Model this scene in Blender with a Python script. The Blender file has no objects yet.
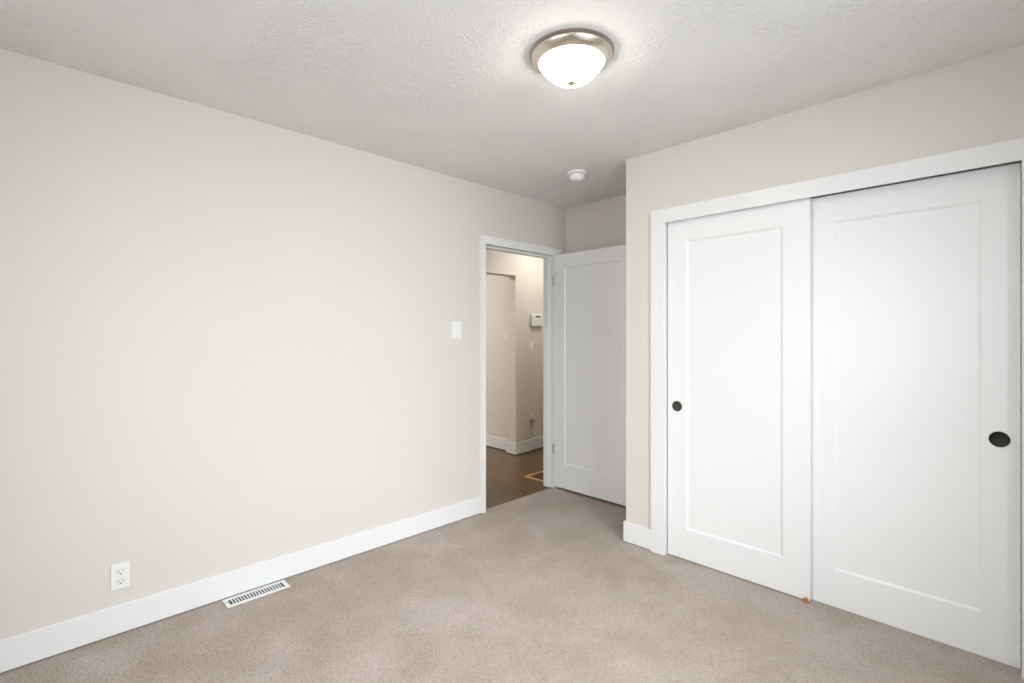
import bpy, bmesh, math, random
from mathutils import Vector, Matrix
random.seed(4)
sc = bpy.context.scene
C = sc.collection

# ------------------------------------------------------------ camera, sky, light
cam_d = bpy.data.cameras.new('camera'); cam = bpy.data.objects.new('camera', cam_d); C.objects.link(cam)
F_PX = 494.784
cam_d.sensor_width = 36.0
cam_d.lens = F_PX / 1024 * 36.0
cam_d.shift_y = -(341.5 - 335.643) / 1024
cam_d.clip_start = 0.02
cam.location = (0, 0, 1.34)
cam.rotation_euler = (math.pi/2, 0, math.radians(45.3846))
sc.camera = cam

sc.view_settings.view_transform = 'Standard'
sc.view_settings.look = 'None'
sc.view_settings.gamma = 1
sc.view_settings.use_curve_mapping = False
sc.view_settings.exposure = 0.65

w = bpy.data.worlds.new('sky'); sc.world = w; w.use_nodes = True
bg = w.node_tree.nodes['Background']
bg.inputs['Color'].default_value = (0.85, 0.93, 1.0, 1); bg.inputs['Strength'].default_value = 1.0

def area(name, loc, rot, sx, sy, power, color, spread=180):
    d = bpy.data.lights.new(name, 'AREA'); d.shape = 'RECTANGLE'; d.size = sx; d.size_y = sy
    d.energy = power; d.color = color; d.spread = math.radians(spread)
    o = bpy.data.objects.new(name, d); C.objects.link(o); o.location = loc; o.rotation_euler = rot
    return o
# room limits
XL, XR, YR, YC, YB, HC = -2.826, 0.62, -0.80, 2.79, 3.470, 2.482
# daylight entering through the two windows behind the camera (one in the right wall, one in the rear wall)
area('daylight_right_window', (XR+1.05, 0.75, 1.95), (0, math.radians(90-16), math.radians(-5)), 1.5, 1.9, 108, (0.90, 0.957, 1.0), 150)
area('daylight_rear_window', (-0.85, YR-1.05, 1.95), (math.radians(-90+14), 0, math.radians(180)), 2.0, 1.5, 38, (0.94, 0.975, 1.0), 150)

# ------------------------------------------------------------ materials
def mat(name, col, rough=0.5, metal=0.0, spec=0.5):
    m = bpy.data.materials.new(name); m.use_nodes = True
    b = m.node_tree.nodes['Principled BSDF']
    b.inputs['Base Color'].default_value = (*col, 1); b.inputs['Roughness'].default_value = rough
    b.inputs['Metallic'].default_value = metal; b.inputs['Specular IOR Level'].default_value = spec
    return m
def nodes(m):
    return m.node_tree.nodes, m.node_tree.links, m.node_tree.nodes['Principled BSDF']
def coords(m, scale=(1,1,1), rot=(0,0,0)):
    n, l, b = nodes(m)
    g = n.new('ShaderNodeNewGeometry'); mp = n.new('ShaderNodeMapping')
    mp.inputs['Scale'].default_value = scale; mp.inputs['Rotation'].default_value = rot
    l.new(g.outputs['Position'], mp.inputs['Vector'])
    return mp.outputs['Vector']
def noise(m, vec, scale, detail=3, rough=0.5, dist=0.0):
    n, l, b = nodes(m); t = n.new('ShaderNodeTexNoise')
    t.inputs['Scale'].default_value = scale; t.inputs['Detail'].default_value = detail
    t.inputs['Roughness'].default_value = rough; t.inputs['Distortion'].default_value = dist
    l.new(vec, t.inputs['Vector']); return t.outputs['Fac']
def ramp(m, fac, stops):
    n, l, b = nodes(m); r = n.new('ShaderNodeValToRGB')
    e = r.color_ramp.elements
    while len(e) < len(stops): e.new(0.5)
    for i, (p, c) in enumerate(stops):
        e[i].position = p; e[i].color = (*c, 1) if len(c) == 3 else c
    l.new(fac, r.inputs['Fac']); return r.outputs['Color']
def bump(m, h, strength, dist, prev=None):
    n, l, b = nodes(m); k = n.new('ShaderNodeBump')
    k.inputs['Strength'].default_value = strength; k.inputs['Distance'].default_value = dist
    l.new(h, k.inputs['Height'])
    if prev: l.new(prev, k.inputs['Normal'])
    l.new(k.outputs['Normal'], b.inputs['Normal']); return k.outputs['Normal']
def mixc(m, fac, a, b_, mode='MIX', f=0.5):
    n, l, b = nodes(m); x = n.new('ShaderNodeMix'); x.data_type = 'RGBA'; x.blend_type = mode
    if fac is not None: l.new(fac, x.inputs[0])
    else: x.inputs[0].default_value = f
    for s, v in ((x.inputs[6], a), (x.inputs[7], b_)):
        if isinstance(v, tuple): s.default_value = (*v, 1)
        else: l.new(v, s)
    return x.outputs[2]

def paint(name, col, rough=0.6, orange=0.12, spec=0.4):
    m = mat(name, col, rough, spec=spec); v = coords(m)
    n, l, b = nodes(m)
    c = ramp(m, noise(m, v, 1.3, 2), [(0.3, tuple(x*0.985 for x in col)), (0.7, col)])
    l.new(c, b.inputs['Base Color'])
    bump(m, noise(m, v, 170, 2), orange, 0.0012)
    return m
M_wall = paint('wall_paint', (0.690, 0.650, 0.600), 0.55, 0.15)
M_hallwall = paint('hall_wall_paint', (0.72, 0.67, 0.60), 0.6, 0.12)
M_white = paint('white_trim_paint', (0.80, 0.80, 0.795), 0.34, 0.05)
M_door = paint('white_door_paint', (0.83, 0.83, 0.825), 0.36, 0.05)
M_plastic = mat('white_plastic', (0.82, 0.82, 0.80), 0.35)
M_plastic_grey = mat('beige_plastic', (0.50, 0.46, 0.40), 0.5)
M_slot = mat('dark_slot', (0.03, 0.03, 0.03), 0.7)
M_joint = mat('grey_joint', (0.30, 0.30, 0.29), 0.7)
M_bronze = mat('dark_bronze', (0.022, 0.019, 0.016), 0.42, 0.6)
M_bronze2 = mat('grey_bronze', (0.055, 0.053, 0.047), 0.5, 0.4)  # greyer, less dark bronze for the left pull
M_orange = mat('orange_wood', (0.50, 0.15, 0.03), 0.5)
M_oak = mat('oak_frame', (0.62, 0.34, 0.13), 0.45)
M_dark = mat('closet_dark', (0.25, 0.23, 0.2), 0.8)
M_steel = mat('satin_steel', (0.5, 0.5, 0.49), 0.45, 0.5)
M_vent = mat('vent_enamel', (0.80, 0.80, 0.80), 0.35)
M_ventdark = mat('vent_shade', (0.02, 0.022, 0.03), 0.8)  # near-black colour stands in for the shade inside the ducts

# stippled ceiling
M_ceil = mat('ceiling_texture', (0.83, 0.82, 0.80), 0.75, spec=0.2)
v = coords(M_ceil)
n_, l_, b_ = nodes(M_ceil)
mask = ramp(M_ceil, noise(M_ceil, v, 2.6, 2, 0.5, 0.6), [(0.36, (0.25,)*3), (0.62, (1,)*3)])
fine = ramp(M_ceil, noise(M_ceil, v, 40, 2, 0.5, 1.8), [(0.40, (0,)*3), (0.60, (1,)*3)])
h = mixc(M_ceil, None, fine, mask, 'MULTIPLY', 1.0)
bump(M_ceil, h, 0.7, 0.0045)

# carpet: fine loops in rows that run across the room
M_carpet = mat('carpet', (0.40, 0.34, 0.30), 0.95, spec=0.1)
n_, l_, b_ = nodes(M_carpet)
vr = coords(M_carpet, (40, 135, 1)); vf = coords(M_carpet)
rows = noise(M_carpet, vr, 1.0, 2, 0.5, 0.3)
vcell = n_.new('ShaderNodeTexVoronoi'); vcell.inputs['Scale'].default_value = 1.0
l_.new(coords(M_carpet, (100, 190, 1)), vcell.inputs['Vector'])
loop = vcell.outputs['Distance']
grain = noise(M_carpet, vf, 210, 3, 0.6)
patch = noise(M_carpet, vf, 2.3, 4, 0.55, 0.4)
patch2 = noise(M_carpet, coords(M_carpet, (1, 1, 1), (0, 0, 0.7)), 5.5, 3, 0.5, 0.2)
base = ramp(M_carpet, patch, [(0.30, (0.415, 0.350, 0.292)), (0.50, (0.452, 0.388, 0.344)), (0.68, (0.497, 0.434, 0.403))])
b2 = mixc(M_carpet, None, base, ramp(M_carpet, patch2, [(0.35, (0.86, 0.85, 0.83)), (0.65, (1.04, 1.03, 1.03))]), 'MULTIPLY', 0.5)
b3 = mixc(M_carpet, None, b2, ramp(M_carpet, rows, [(0.34, (0.74, 0.73, 0.72)), (0.48, (1.0, 1.0, 1.0)), (0.7, (1.06, 1.06, 1.06))]), 'MULTIPLY', 0.6)
b4 = mixc(M_carpet, None, b3, ramp(M_carpet, grain, [(0.35, (0.74, 0.73, 0.72)), (0.62, (1.22, 1.22, 1.22))]), 'MULTIPLY', 1.0)
l_.new(b4, b_.inputs['Base Color'])
nn = bump(M_carpet, rows, 0.5, 0.006)
nn = bump(M_carpet, loop, 0.5, 0.004, nn)
bump(M_carpet, grain, 0.35, 0.003, nn)

# dark hardwood in the hall
M_wood = mat('dark_hardwood', (0.09, 0.045, 0.02), 0.30)
n_, l_, b_ = nodes(M_wood)
br = n_.new('ShaderNodeTexBrick'); br.inputs['Scale'].default_value = 1.0
br.inputs['Brick Width'].default_value = 1.1; br.inputs['Row Height'].default_value = 0.083
br.inputs['Mortar Size'].default_value = 0.0012; br.offset = 0.37
br.inputs['Color1'].default_value = (0.135, 0.072, 0.024, 1); br.inputs['Color2'].default_value = (0.105, 0.055, 0.017, 1)
br.inputs['Mortar'].default_value = (0.03, 0.014, 0.006, 1)
l_.new(coords(M_wood), br.inputs['Vector'])
gr = noise(M_wood, coords(M_wood, (3, 55, 1)), 1.0, 4, 0.6, 0.5)
cc = mixc(M_wood, None, br.outputs['Color'], ramp(M_wood, gr, [(0.3, (0.75, 0.75, 0.75)), (0.7, (1.2, 1.2, 1.2))]), 'MULTIPLY', 0.6)
l_.new(cc, b_.inputs['Base Color'])

# brushed nickel, frosted lit glass, window glass
M_nickel = mat('brushed_nickel', (0.74, 0.67, 0.57), 0.27, 1.0)
M_nickel_shade = mat('shaded_nickel_base', (0.38, 0.35, 0.32), 0.35, 1.0)  # darker nickel: the shadow ring at the ceiling put into the colour
M_glass = mat('lit_frosted_glass', (0.95, 0.95, 0.93), 0.3)
nodes(M_glass)[2].inputs['Emission Color'].default_value = (1.0, 0.965, 0.90, 1)
nodes(M_glass)[2].inputs['Emission Strength'].default_value = 16.0
M_hallglass = mat('lit_hall_glass', (0.95, 0.95, 0.93), 0.3)
nodes(M_hallglass)[2].inputs['Emission Color'].default_value = (1.0, 0.97, 0.925, 1)
nodes(M_hallglass)[2].inputs['Emission Strength'].default_value = 33.0
M_fillglass = mat('added_fill_glass', (0.95, 0.95, 0.93), 0.3)  # glow of the lamp added in the room off the hall
nodes(M_fillglass)[2].inputs['Emission Color'].default_value = (1.0, 0.97, 0.925, 1)
nodes(M_fillglass)[2].inputs['Emission Strength'].default_value = 128.0
M_pane = bpy.data.materials.new('window_glass'); M_pane.use_nodes = True
nt = M_pane.node_tree; nt.nodes.clear()
o_ = nt.nodes.new('ShaderNodeOutputMaterial'); mx = nt.nodes.new('ShaderNodeMixShader')
tr = nt.nodes.new('ShaderNodeBsdfTransparent'); gl = nt.nodes.new('ShaderNodeBsdfGlossy'); gl.inputs['Roughness'].default_value = 0.02
mx.inputs[0].default_value = 0.06
nt.links.new(tr.outputs[0], mx.inputs[1]); nt.links.new(gl.outputs[0], mx.inputs[2]); nt.links.new(mx.outputs[0], o_.inputs[0])

# ------------------------------------------------------------ mesh helpers
def bx(bm, x0, x1, y0, y1, z0, z1, bev=0.0):
    r = bmesh.ops.create_cube(bm, size=1.0)
    vs = r['verts']
    for v_ in vs:
        v_.co = Vector(((x0+x1)/2 + v_.co.x*(x1-x0), (y0+y1)/2 + v_.co.y*(y1-y0), (z0+z1)/2 + v_.co.z*(z1-z0)))
    if bev > 0:
        es = list({e for v_ in vs for e in v_.link_edges})
        bmesh.ops.bevel(bm, geom=es, offset=bev, segments=2, affect='EDGES', profile=0.5)
    return bm
def lathe(bm, prof, n=48, M=None):
    rings = []
    for r, z in prof:
        if r < 1e-6: rings.append([bm.verts.new((0, 0, z))])
        else: rings.append([bm.verts.new((r*math.cos(2*math.pi*i/n), r*math.sin(2*math.pi*i/n), z)) for i in range(n)])
    for a, b in zip(rings, rings[1:]):
        for i in range(n):
            j = (i+1) % n
            if len(a) == 1 and len(b) == 1: continue
            if len(a) == 1: bm.faces.new((a[0], b[j], b[i]))
            elif len(b) == 1: bm.faces.new((a[i], a[j], b[0]))
            else: bm.faces.new((a[i], a[j], b[j], b[i]))
    if M is not None:
        bmesh.ops.transform(bm, matrix=M, verts=[v_ for r in rings for v_ in r])
    return bm
def new(): return bmesh.new()
def obj(name, bm, m, parent=None, smooth=False, loc=None):
    bmesh.ops.recalc_face_normals(bm, faces=bm.faces)
    me = bpy.data.meshes.new(name); bm.to_mesh(me); bm.free()
    me.materials.append(m)
    if smooth:
        for p in me.polygons: p.use_smooth = True
        me.set_sharp_from_angle(angle=math.radians(35))
    o = bpy.data.objects.new(name, me); C.objects.link(o)
    if parent: o.parent = parent
    if loc: o.location = loc
    return o
def tag(o, label, cat, group=None):
    o['label'] = label; o['category'] = cat
    if group: o['group'] = group
    return o
def thing(name, label, cat, loc, rot=(0,0,0), group=None):
    o = bpy.data.objects.new(name, None); C.objects.link(o); o.location = loc; o.rotation_euler = rot
    o.empty_display_size = 0.05
    return tag(o, label, cat, group)
def struct(name, bm, m, label, cat, parent=None, smooth=False):
    o = obj(name, bm, m, parent, smooth)
    if parent is None: o['kind'] = 'structure'; tag(o, label, cat)
    return o
def boxes(*bs):
    bm = new()
    for b in bs: bx(bm, *b)
    return bm

# ------------------------------------------------------------ floors and ceiling
XW = XL - 0.119                      # hall face of the left wall
struct('floor', boxes((XL-0.03, XR+0.1, YR-0.1, YB+0.1, -0.08, 0.0)), M_carpet, 'beige loop pile carpet covering the bedroom floor', 'carpet')
struct('floor_hall', boxes((-6.2, XL-0.03, 0.8, 5.7, -0.08, -0.004)), M_wood, 'dark brown hardwood floor of the hall beyond the doorway', 'floor')
struct('ceiling', boxes((-6.2, XR+0.12, YR-0.12, 5.7, HC, HC+0.1)), M_ceil, 'off-white ceiling with a stippled plaster texture', 'ceiling')

# ------------------------------------------------------------ walls
DY0, DY1, DH = 2.478, 3.348, 2.064
struct('wall_left', boxes((XW, XL, YR, DY0, 0, HC), (XW, XL, DY1, YB, 0, HC), (XW, XL, DY0, DY1, DH, HC)), M_wall,
       'long greige wall on the left with the bedroom doorway in it', 'wall')
struct('wall_back', boxes((XW, XR, YB, YB+0.1, 0, HC)), M_wall, 'short greige wall behind the open white door', 'wall')
CX0, CX1, CH, XS = -1.515, 0.040, 2.075, -1.771
struct('wall_closet', boxes((XS, CX0, YC, YC+0.115, 0, HC), (CX1, XR, YC, YC+0.115, 0, HC), (CX0, CX1, YC, YC+0.115, CH, HC),
                            (XS, XS+0.11, YC+0.115, YB, 0, HC)), M_wall, 'greige wall around the sliding closet doors', 'wall')
W1 = (0.27, 1.77, 0.86, 2.14)      # right window: Y0,Y1,Z0,Z1
W2 = (-1.90, -0.20, 0.86, 2.14)    # rear window: X0,X1,Z0,Z1
struct('wall_right', boxes((XR, XR+0.12, YR, W1[0], 0, HC), (XR, XR+0.12, W1[1], YB+0.1, 0, HC), (XR, XR+0.12, W1[0], W1[1], 0, W1[2]),
                           (XR, XR+0.12, W1[0], W1[1], W1[3], HC)), M_wall, 'greige wall right of the camera with a window in it', 'wall')
struct('wall_rear', boxes((XW, W2[0], YR-0.12, YR, 0, HC), (W2[1], XR+0.12, YR-0.12, YR, 0, HC), (W2[0], W2[1], YR-0.12, YR, 0, W2[2]),
                          (W2[0], W2[1], YR-0.12, YR, W2[3], HC)), M_wall, 'greige wall behind the camera with a window in it', 'wall')
# windows
def window(name, axis, a0, a1, z0, z1, p, label):
    """axis 'x' : the window lies in a plane x = p ; 'y' : in a plane y = p"""
    def b(bm, a, b_, c, d, t0, t1):
        if axis == 'x': bx(bm, p+t0, p+t1, a, b_, c, d)
        else: bx(bm, a, b_, p-t1, p-t0, c, d)
    f = new(); s = 0.045
    b(f, a0, a1, z0, z0+s, 0.03, 0.09); b(f, a0, a1, z1-s, z1, 0.03, 0.09)
    b(f, a0, a0+s, z0+s, z1-s, 0.03, 0.09); b(f, a1-s, a1, z0+s, z1-s, 0.03, 0.09)
    m_ = (a0+a1)/2; b(f, m_-0.025, m_+0.025, z0+s, z1-s, 0.035, 0.085)
    w_ = struct(name, f, M_white, label, 'window')
    for q0, q1 in ((a0+s, m_-0.025), (m_+0.025, a1-s)):
        g = new(); b(g, q0, q1, z0+s, z1-s, 0.057, 0.062); obj('pane', g, M_pane, w_)
    g = new(); b(g, a0+0.001, a1-0.001, z0+0.0005, z0+0.02, -0.03, 0.03)
    obj('window_sill', g, M_white, w_)
window('window_1', 'x', *W1, XR, 'white sliding window in the wall right of the camera')
window('window_2', 'y', *W2, YR, 'white sliding window in the wall behind the camera')

# hall beyond the doorway
XH, XH2, YJ, YP = -3.933, -3.968, 3.937, 4.012
struct('wall_hall', boxes((XH-0.135, XH, 0.9, 2.7, 0, HC), (XH-0.135, XH, 2.7, YJ, 2.015, HC), (XH-0.135, XH, YJ, 4.168, 0, HC),
                          (XH-0.135, XH2, 4.168, 5.6, 0, HC)), M_hallwall, 'beige hall wall with a cased opening, seen through the doorway', 'wall')
struct('wall_passage', boxes((-6.1, XH-0.135, YP, YP+0.1, 0, HC)), M_hallwall, 'beige wall seen beyond the opening in the hall wall', 'wall')
struct('wall_passage_end', boxes((-6.2, -6.1, 0.8, 5.7, 0, HC)), M_hallwall, 'beige wall at the far end of the room off the hall', 'wall')
struct('wall_hall_end', boxes((-6.1, XW, 5.6, 5.7, 0, HC), (-6.1, XW, 0.8, 0.9, 0, HC)), M_hallwall, 'beige end walls of the hall', 'wall')
struct('wall_hall_near', boxes((XW, XL, YB+0.1, 5.6, 0, HC)), M_hallwall, 'beige hall wall beyond the bedroom corner', 'wall')

# ------------------------------------------------------------ baseboards
BH = 0.133
def base(name, segs, label):
    bm = new()
    for s in segs: bx(bm, *s, 0.005, BH, 0.0025)
    struct(name, bm, M_white, label, 'baseboard')
t = 0.013
base('baseboard_left', [(XL, XL+t, YR, 2.4575)], 'tall white baseboard along the left wall')
base('baseboard_closet', [(XS-t, -1.5845, YC-t, YC), (XS-t, XS, YC, YB-t)], 'white baseboard wrapping the wall corner left of the closet')
base('baseboard_closet_right', [(0.115, XR-t, YC-t, YC)], 'white baseboard right of the closet casing')
base('baseboard_back', [(XL+t, XS-t, YB-t, YB)], 'white baseboard behind the open door')
base('baseboard_right', [(XR-t, XR, YR+t, YC)], 'white baseboard along the right wall')
base('baseboard_rear', [(XL+t, XR, YR, YR+t)], 'white baseboard along the wall behind the camera')
base('baseboard_hall', [(XH-0.135-t, XH+t, YJ-t, YJ), (XH, XH+t, YJ, 4.168), (XH, XH+t, 4.168, 4.168+t), (XH2, XH, 4.168, 4.168+t),
                        (XH2, XH2+t, 4.168+t, 5.6), (-6.1, XH-0.135, YP-t, YP), (XH, XH+t, 0.9, 2.7)], 'white baseboard wrapping the hall wall corner')

# ------------------------------------------------------------ casings and jambs
struct('trim_1', boxes((XL, XL+0.015, 2.458, 2.496, 0, 2.100), (XL, XL+0.015, 3.352, 3.402, 0, 2.038), (XL, XL+0.015, 2.496, 3.402, 2.038, 2.100)),
       M_white, 'white casing around the bedroom doorway', 'door casing')
jb = boxes((XW, XL, DY0, 2.500, 0, 2.046), (XW, -2.8425, 3.312, DY1, 0, 2.046), (XW, XL, DY0, DY1, 2.046, DH),
           (XW, -2.885, 2.500, 2.512, 0, 2.027), (XW, -2.885, 3.300, 3.312, 0, 2.027), (XW, -2.885, 2.500, 3.312, 2.027, 2.046))
j_ = struct('trim_2', jb, M_white, 'white door jamb lining the bedroom doorway', 'door jamb')
sp = new(); bx(sp, -2.838, XL+0.0185, 2.4975, 2.5015, 0.885, 0.945, 0.0008)
obj('strike_plate', sp, M_steel, j_)
struct('trim_3', boxes((XW-0.015, XW, 2.436, 2.496, 0, 2.045), (XW-0.015, XW, 3.316, 3.376, 0, 2.045), (XW-0.015, XW, 2.436, 3.376, 2.045, 2.115)),
       M_white, 'white casing on the hall side of the bedroom doorway', 'door casing')
struct('trim_4', boxes((-1.584, -1.496, YC-0.015, YC, 0, 2.112), (0.0225, 0.111, YC-0.015, YC, 0, 2.112), (-1.496, 0.0225, YC-0.015, YC, 2.028, 2.112)),
       M_white, 'flat white casing framing the sliding closet doors', 'door casing')
struct('trim_5', boxes((CX0, -1.494, YC, YC+0.115, 0, CH), (0.030, CX1, YC, YC+0.115, 0, CH), (-1.494, 0.030, YC, YC+0.115, CH-0.012, CH)),
       M_white, 'white jamb lining the closet opening', 'door jamb')
tk = boxes((-1.493, 0.029, 2.808, 2.812, CH-0.03, CH-0.012), (-1.493, 0.029, 2.894, 2.897, CH-0.035, CH-0.012))
struct('trim_6', tk, M_dark, 'sliding door track in the head of the closet opening', 'track')
# threshold strip where carpet meets wood
struct('trim_7', boxes((XL-0.034, XL-0.026, 2.500, 3.312, -0.004, 0.003)), M_dark, 'thin edge where bedroom carpet meets the hall hardwood', 'threshold')

# ------------------------------------------------------------ doors
def door_bm(w, h, th, px0, px1, pz0, pz1, rec=0.008, bev=0.011):
    """slab: x 0..w, y 0 (front) .. th, z 0..h, one recessed panel in front and one behind"""
    bm = new()
    def face(side):
        y = 0 if side == 0 else th; s = 1 if side == 0 else -1
        o = [bm.verts.new(c) for c in ((0, y, 0), (w, y, 0), (w, y, h), (0, y, h))]
        i = [bm.verts.new(c) for c in ((px0, y, pz0), (px1, y, pz0), (px1, y, pz1), (px0, y, pz1))]
        y2 = y + s*rec
        k = [bm.verts.new(c) for c in ((px0+bev, y2, pz0+bev), (px1-bev, y2, pz0+bev), (px1-bev, y2, pz1-bev), (px0+bev, y2, pz1-bev))]
        for a in range(4):
            b = (a+1) % 4
            bm.faces.new((o[a], o[b], i[b], i[a])); bm.faces.new((i[a], i[b], k[b], k[a]))
        bm.faces.new(k); return o
    a = face(0); b = face(1)
    for q in range(4):
        r = (q+1) % 4; bm.faces.new((a[q], b[q], b[r], a[r]))
    return bm
def door(name, loc, dims, m, label):
    o = obj(name, door_bm(*dims), m, loc=loc); o['kind'] = 'structure'; tag(o, label, 'door')
    md = o.modifiers.new('edge', 'BEVEL'); md.width = 0.0015; md.segments = 2; md.limit_method = 'ANGLE'; md.angle_limit = math.radians(60)
    return o
# open bedroom door, hinged at the far side of the doorway
d1 = door('door_1', (-2.838, 3.3125, 0.022), (0.80, 2.022, 0.035, 0.121, 0.679, 0.208, 1.908), M_door, 'white one-panel bedroom door standing open against the back wall')
for z, m, lb in ((1.821-0.022, M_steel, None), (1.13-0.022, M_white, 'hinge painted white'), (0.347-0.022, M_steel, None)):
    hb = new(); lathe(hb, [(0, -0.045), (0.006, -0.045), (0.006, 0.045), (0, 0.045)], 12, Matrix.Translation((0.000, -0.005, z)))
    bx(hb, 0.0, 0.012, -0.0018, 0.0005, z-0.044, z+0.044)
    hg = obj('hinge', hb, m, d1, True)
    if lb: hg['label'] = lb
# sliding closet doors, the left one on the front track
LT, RT = 2.035, 2.036
d2 = door('door_2', (-1.488, 2.809, 0.005), (0.770, LT-0.005, 0.033, 0.119, 0.645, 0.180, 1.903), M_door, 'white sliding closet door on the left, with a small grey bronze finger pull')
d3 = door('door_3', (-0.756, 2.847, 0.001), (0.7765, RT-0.001, 0.033, 0.132, 0.663, 0.182, 1.904), M_door, 'white sliding closet door on the right, with a dark bronze finger pull')
def pull(parent, x, z, r, m):
    b = new()
    R = Matrix.Translation((x, 0, z)) @ Matrix.Rotation(math.radians(90), 4, 'X')
    lathe(b, [(0, 0.0008), (r*0.72, 0.0008), (r*0.80, 0.0012), (r*0.86, 0.0032), (r*0.94, 0.0036), (r, 0.0022), (r, -0.001)], 40, R)
    return obj('finger_pull', b, m, parent, True)
pull(d2, 0.061, 0.909, 0.031, M_bronze2); pull(d3, 0.7155, 0.914, 0.032, M_bronze)
g = new(); bx(g, -0.742, -0.724, 2.792, 2.8065, 0.0, 0.021, 0.002); bx(g, -0.744, -0.722, 2.791, 2.8075, 0.0, 0.003)
tag(obj('floor_guide', g, M_orange), 'small orange-brown guide block at the foot of the left closet door', 'door guide')

# ------------------------------------------------------------ ceiling light
def ceiling_light(loc, label, gm):
    L = thing('ceiling_light', label, 'ceiling light', loc)
    b = new(); lathe(b, [(0, 0), (0.170, 0), (0.170, -0.006), (0.165, -0.010), (0, -0.010)], 72); obj('base', b, M_nickel_shade, L, True)
    b = new(); lathe(b, [(0.158, -0.010), (0.163, -0.011), (0.163, -0.016), (0.159, -0.022), (0.152, -0.031), (0.146, -0.037), (0.138, -0.040),
                         (0.134, -0.042), (0.129, -0.040), (0.129, -0.030), (0.148, -0.012), (0.158, -0.010)], 72); obj('rim', b, M_nickel, L, True)
    b = new()
    pr = [(0.130, -0.034), (0.1325, -0.041)]
    for i in range(1, 13):
        a = i/12*math.pi/2; r_ = 0.1325*math.cos(a) if i < 12 else 0; pr.append((r_, -0.041-0.081*(1-(r_/0.1325)**2.3)))
    lathe(b, pr, 72); obj('lamp_shade', b, gm, L, True)
    b = new(); lathe(b, [(0, -0.117), (0.019, -0.118), (0.020, -0.121), (0.010, -0.125), (0.004, -0.130), (0.0062, -0.136), (0.004, -0.142), (0, -0.144)], 24)
    obj('finial', b, M_nickel, L, True)
    return L
ceiling_light((-1.258, 1.580, HC), 'lit flush ceiling light with frosted glass bowl and brushed nickel rim', M_glass)
ceiling_light((-3.38, 4.25, HC), 'lit flush ceiling light on the hall ceiling beyond the bedroom doorway', M_hallglass)
ceiling_light((-4.9, 2.3, HC), 'added, unseen ceiling light brightening the room off the hall', M_fillglass)  # added out of view to brighten the wall beyond the hall opening

# ------------------------------------------------------------ smoke detector
S = thing('smoke_detector', 'small round white smoke detector on the ceiling near the doorway', 'smoke detector', (-2.150, 2.762, HC))
b = new(); lathe(b, [(0, 0), (0.069, 0), (0.071, -0.004), (0.069, -0.012), (0.058, -0.017), (0, -0.017)], 48); obj('mounting_plate', b, M_plastic, S, True)
b = new(); lathe(b, [(0, -0.017), (0.048, -0.017), (0.048, -0.021), (0.055, -0.023), (0.055, -0.034), (0.050, -0.046), (0.040, -0.056), (0.022, -0.061), (0, -0.061)], 48)
obj('sensor_body', b, M_plastic, S, True)
for k in range(4):
    a = math.radians(20 + 90*k)
    q = new(); bx(q, -0.010, 0.010, -0.002, 0.002, -0.0012, 0.0012)
    bmesh.ops.transform(q, matrix=Matrix.Translation((0.036*math.cos(a), 0.036*math.sin(a), -0.0585)) @ Matrix.Rotation(a+math.pi/2, 4, 'Z') @ Matrix.Rotation(0.35, 4, 'X'), verts=q.verts)
    obj('vent_slot', q, M_plastic_grey, S)

# ------------------------------------------------------------ wall plates (built facing +X, origin on the wall)
def plate(bm, w, h, d=0.006):
    bx(bm, 0, d, -w/2, w/2, -h/2, h/2, 0.0022)
def cyl_x(bm, r, x0, x1, y, z, n=20):
    lathe(bm, [(0, x0), (r, x0), (r, x1), (0, x1)], n, Matrix.Translation((0, y, z)) @ Matrix.Rotation(math.radians(90), 4, 'Y'))
def light_switch(loc, w, h, label, rot=(0,0,0)):
    T = thing('light_switch', label, 'light switch', loc, rot)
    b = new(); plate(b, w, h); obj('cover_plate', b, M_plastic, T)
    b = new(); bx(b, 0.006, 0.0075, -0.0165, 0.0165, -0.033, 0.033, 0.0005)
    for s in (-1, 1): cyl_x(b, 0.003, 0.006, 0.007, 0, s*h*0.38, 10)
    obj('rocker_frame', b, M_plastic, T)
    b = new()
    v_ = [b.verts.new(c) for c in ((0.007, -0.012, -0.028), (0.007, 0.012, -0.028), (0.007, 0.012, 0.028), (0.007, -0.012, 0.028),
                                   (0.0135, -0.012, -0.028), (0.0135, 0.012, -0.028), (0.0085, 0.012, 0.028), (0.0085, -0.012, 0.028))]
    for f in ((0,1,2,3), (4,5,6,7), (0,1,5,4), (1,2,6,5), (2,3,7,6), (3,0,4,7)): b.faces.new([v_[i] for i in f])
    obj('rocker', b, M_plastic, T)
    return T
light_switch((XL, 2.225, 1.381), 0.086, 0.124, 'white rocker light switch on the left wall beside the doorway')
light_switch((XH2, 4.226, 1.211), 0.070, 0.115, 'white light switch in the hall below the alarm keypad')
light_switch((-4.153, YP, 1.335), 0.052, 0.090, 'white light switch on the wall beyond the hall opening', (0, 0, math.radians(-90)))
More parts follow.
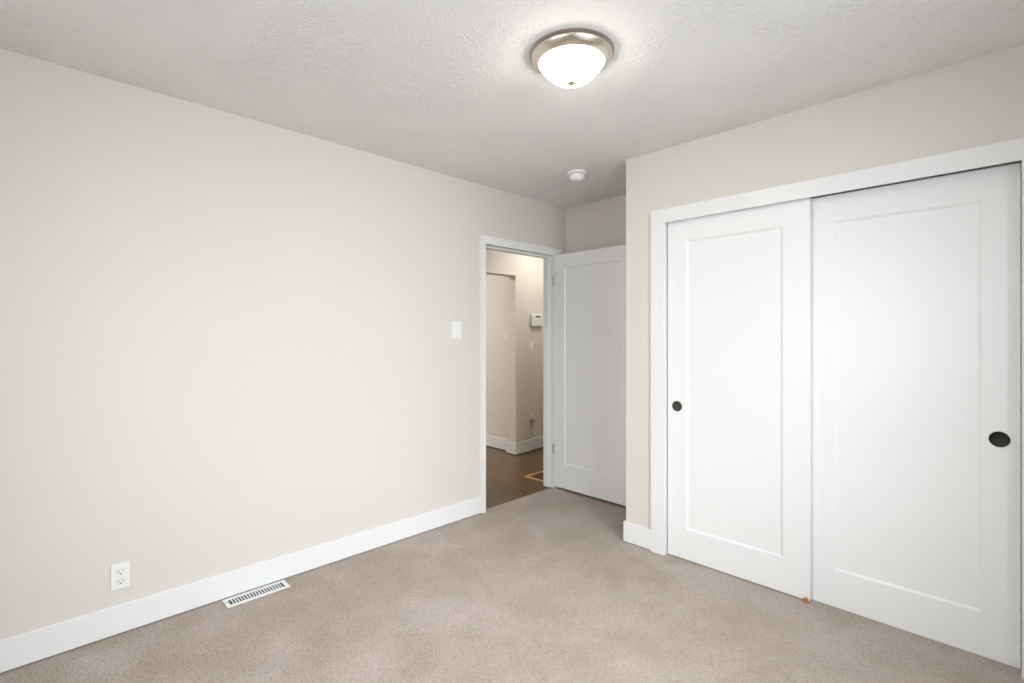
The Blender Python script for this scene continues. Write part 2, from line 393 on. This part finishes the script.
def receptacle(T, z):
    k = new(); D = Matrix.Translation((0, 0, z)) @ Matrix.Rotation(math.radians(90), 4, 'Y') @ Matrix.Diagonal((0.82, 1, 1, 1))
    lathe(k, [(0, 0.0055), (0.0180, 0.0055), (0.0180, 0.0063), (0, 0.0063)], 32, D)
    jn = obj('joint', k, M_joint)
    b = new()
    lathe(b, [(0, 0.006), (0.0172, 0.006), (0.0172, 0.0082), (0.0162, 0.0088), (0, 0.0088)], 32, Matrix.Translation((0, 0, z)) @ Matrix.Rotation(math.radians(90), 4, 'Y') @ Matrix.Diagonal((0.82, 1, 1, 1)))
    r = obj('receptacle', b, M_plastic, T, True); jn.parent = r
    b = new(); bx(b, 0.0086, 0.0091, -0.0082, -0.0058, z-0.001, z+0.008); bx(b, 0.0086, 0.0091, 0.0058, 0.0082, z, z+0.0075)
    cyl_x(b, 0.0030, 0.0086, 0.0091, 0, z-0.0075, 12)
    obj('slots', b, M_slot, r)
def outlet(loc, w, h, label, back=0.0):
    T = thing('wall_outlet', label, 'outlet', loc)
    b = new(); plate(b, w, h, 0.006)
    if back: bx(b, -back, 0.0005, -w/2+0.0005, w/2-0.0005, -h/2+0.0005, h/2-0.0005)
    cyl_x(b, 0.0028, 0.006, 0.0068, 0, 0, 12); obj('cover_plate', b, M_plastic, T)
    receptacle(T, 0.0205); receptacle(T, -0.0225)
    return T
outlet((XL+0.005, 0.3095, 0.259), 0.070, 0.113, 'white double outlet low on the left wall above the baseboard', 0.005)
outlet((XH2, 4.226, 0.364), 0.070, 0.115, 'white outlet low on the hall wall with an adapter plugged in')
b = new(); bx(b, 0, 0.036, -0.022, 0.030, -0.055, 0.0, 0.004)
a_ = obj('plug_adapter', b, M_plastic_grey, loc=(XH2+0.0092, 4.226, 0.372)); tag(a_, 'small beige plug adapter in the hall outlet', 'adapter')
b = new(); bx(b, 0.0358, 0.0365, -0.012, -0.009, -0.030, -0.020); bx(b, 0.0358, 0.0365, 0.008, 0.011, -0.030, -0.020); obj('slots', b, M_slot, a_)

# alarm keypad
K = thing('alarm_keypad', 'white alarm keypad on the hall wall seen through the doorway', 'alarm keypad', (XH2, 4.297, 1.522))
b = new(); bx(b, 0, 0.008, -0.088, 0.094, -0.062, 0.062, 0.002); obj('wall_bracket', b, M_plastic, K)
b = new(); bx(b, 0.008, 0.038, -0.096, 0.104, -0.070, 0.070, 0.006); obj('housing', b, M_plastic, K)
b = new(); bx(b, 0.0375, 0.0388, -0.024, 0.052, 0.032, 0.052); obj('display', b, mat('keypad_display', (0.10, 0.11, 0.10), 0.25), K)
for r in range(4):
    for c in range(4):
        b = new(); y0 = -0.062 + c*0.036; z0 = -0.052 + r*0.018
        bx(b, 0.0375, 0.0402, y0, y0+0.024, z0, z0+0.011, 0.001); obj('button', b, M_vent, K)

# ------------------------------------------------------------ floor register beside the baseboard
V = thing('floor_vent', 'white metal floor vent set in the carpet against the left baseboard', 'floor vent', (-2.757, 0.862, 0))
b = new(); hw, hl = 0.046, 0.150; sw, sl = 0.031, 0.130
bx(b, -hw, -sw, -hl, hl, 0.0, 0.006, 0.0012); bx(b, sw, hw, -hl, hl, 0.0, 0.006, 0.0012)
bx(b, -sw, sw, -hl, -sl, 0.0, 0.006, 0.0012); bx(b, -sw, sw, sl, hl, 0.0, 0.006, 0.0012)
obj('frame', b, M_vent, V)
b = new(); bx(b, -sw, sw, -sl, sl, 0.0003, 0.0012); obj('duct_shade', b, M_ventdark, V)  # flat dark sheet painting the shade below the slats, no shaft is cut
N = 19; pitch = 2*sl/N
for k in range(N-1):
    y = -sl + pitch*(k+1); b = new(); bx(b, -sw, sw, y-0.0028, y+0.0028, 0.0012, 0.0056); obj('slat', b, M_vent, V)
b = new(); bx(b, -0.004, 0.004, -0.141, -0.134, 0.0055, 0.010, 0.001); obj('damper_lever', b, M_plastic_grey, V)

# wood framed register in the hall floor
V = thing('hall_floor_vent', 'floor register with a light oak frame in the dark hall floor', 'floor vent', (-3.135, 3.60, -0.004))
fw, fl, ft = 0.140, 0.205, 0.024
b = new()
bx(b, -fw, -fw+ft, -fl, fl, 0, 0.005); bx(b, fw-ft, fw, -fl, fl, 0, 0.005); bx(b, -fw+ft, fw-ft, -fl, -fl+ft, 0, 0.005); bx(b, -fw+ft, fw-ft, fl-ft, fl, 0, 0.005)
obj('frame', b, M_oak, V)
b = new(); bx(b, -fw+ft, fw-ft, -fl+ft, fl-ft, 0.0002, 0.001); obj('duct_shade', b, M_ventdark, V)  # dark sheet in place of the shaded hollow under the hall register
for k in range(12):
    x = -fw+ft+0.006 + k*(2*(fw-ft)-0.012)/11; b = new(); bx(b, x-0.006, x+0.006, -fl+ft, fl-ft, 0.001, 0.004); obj('slat', b, M_wood, V)
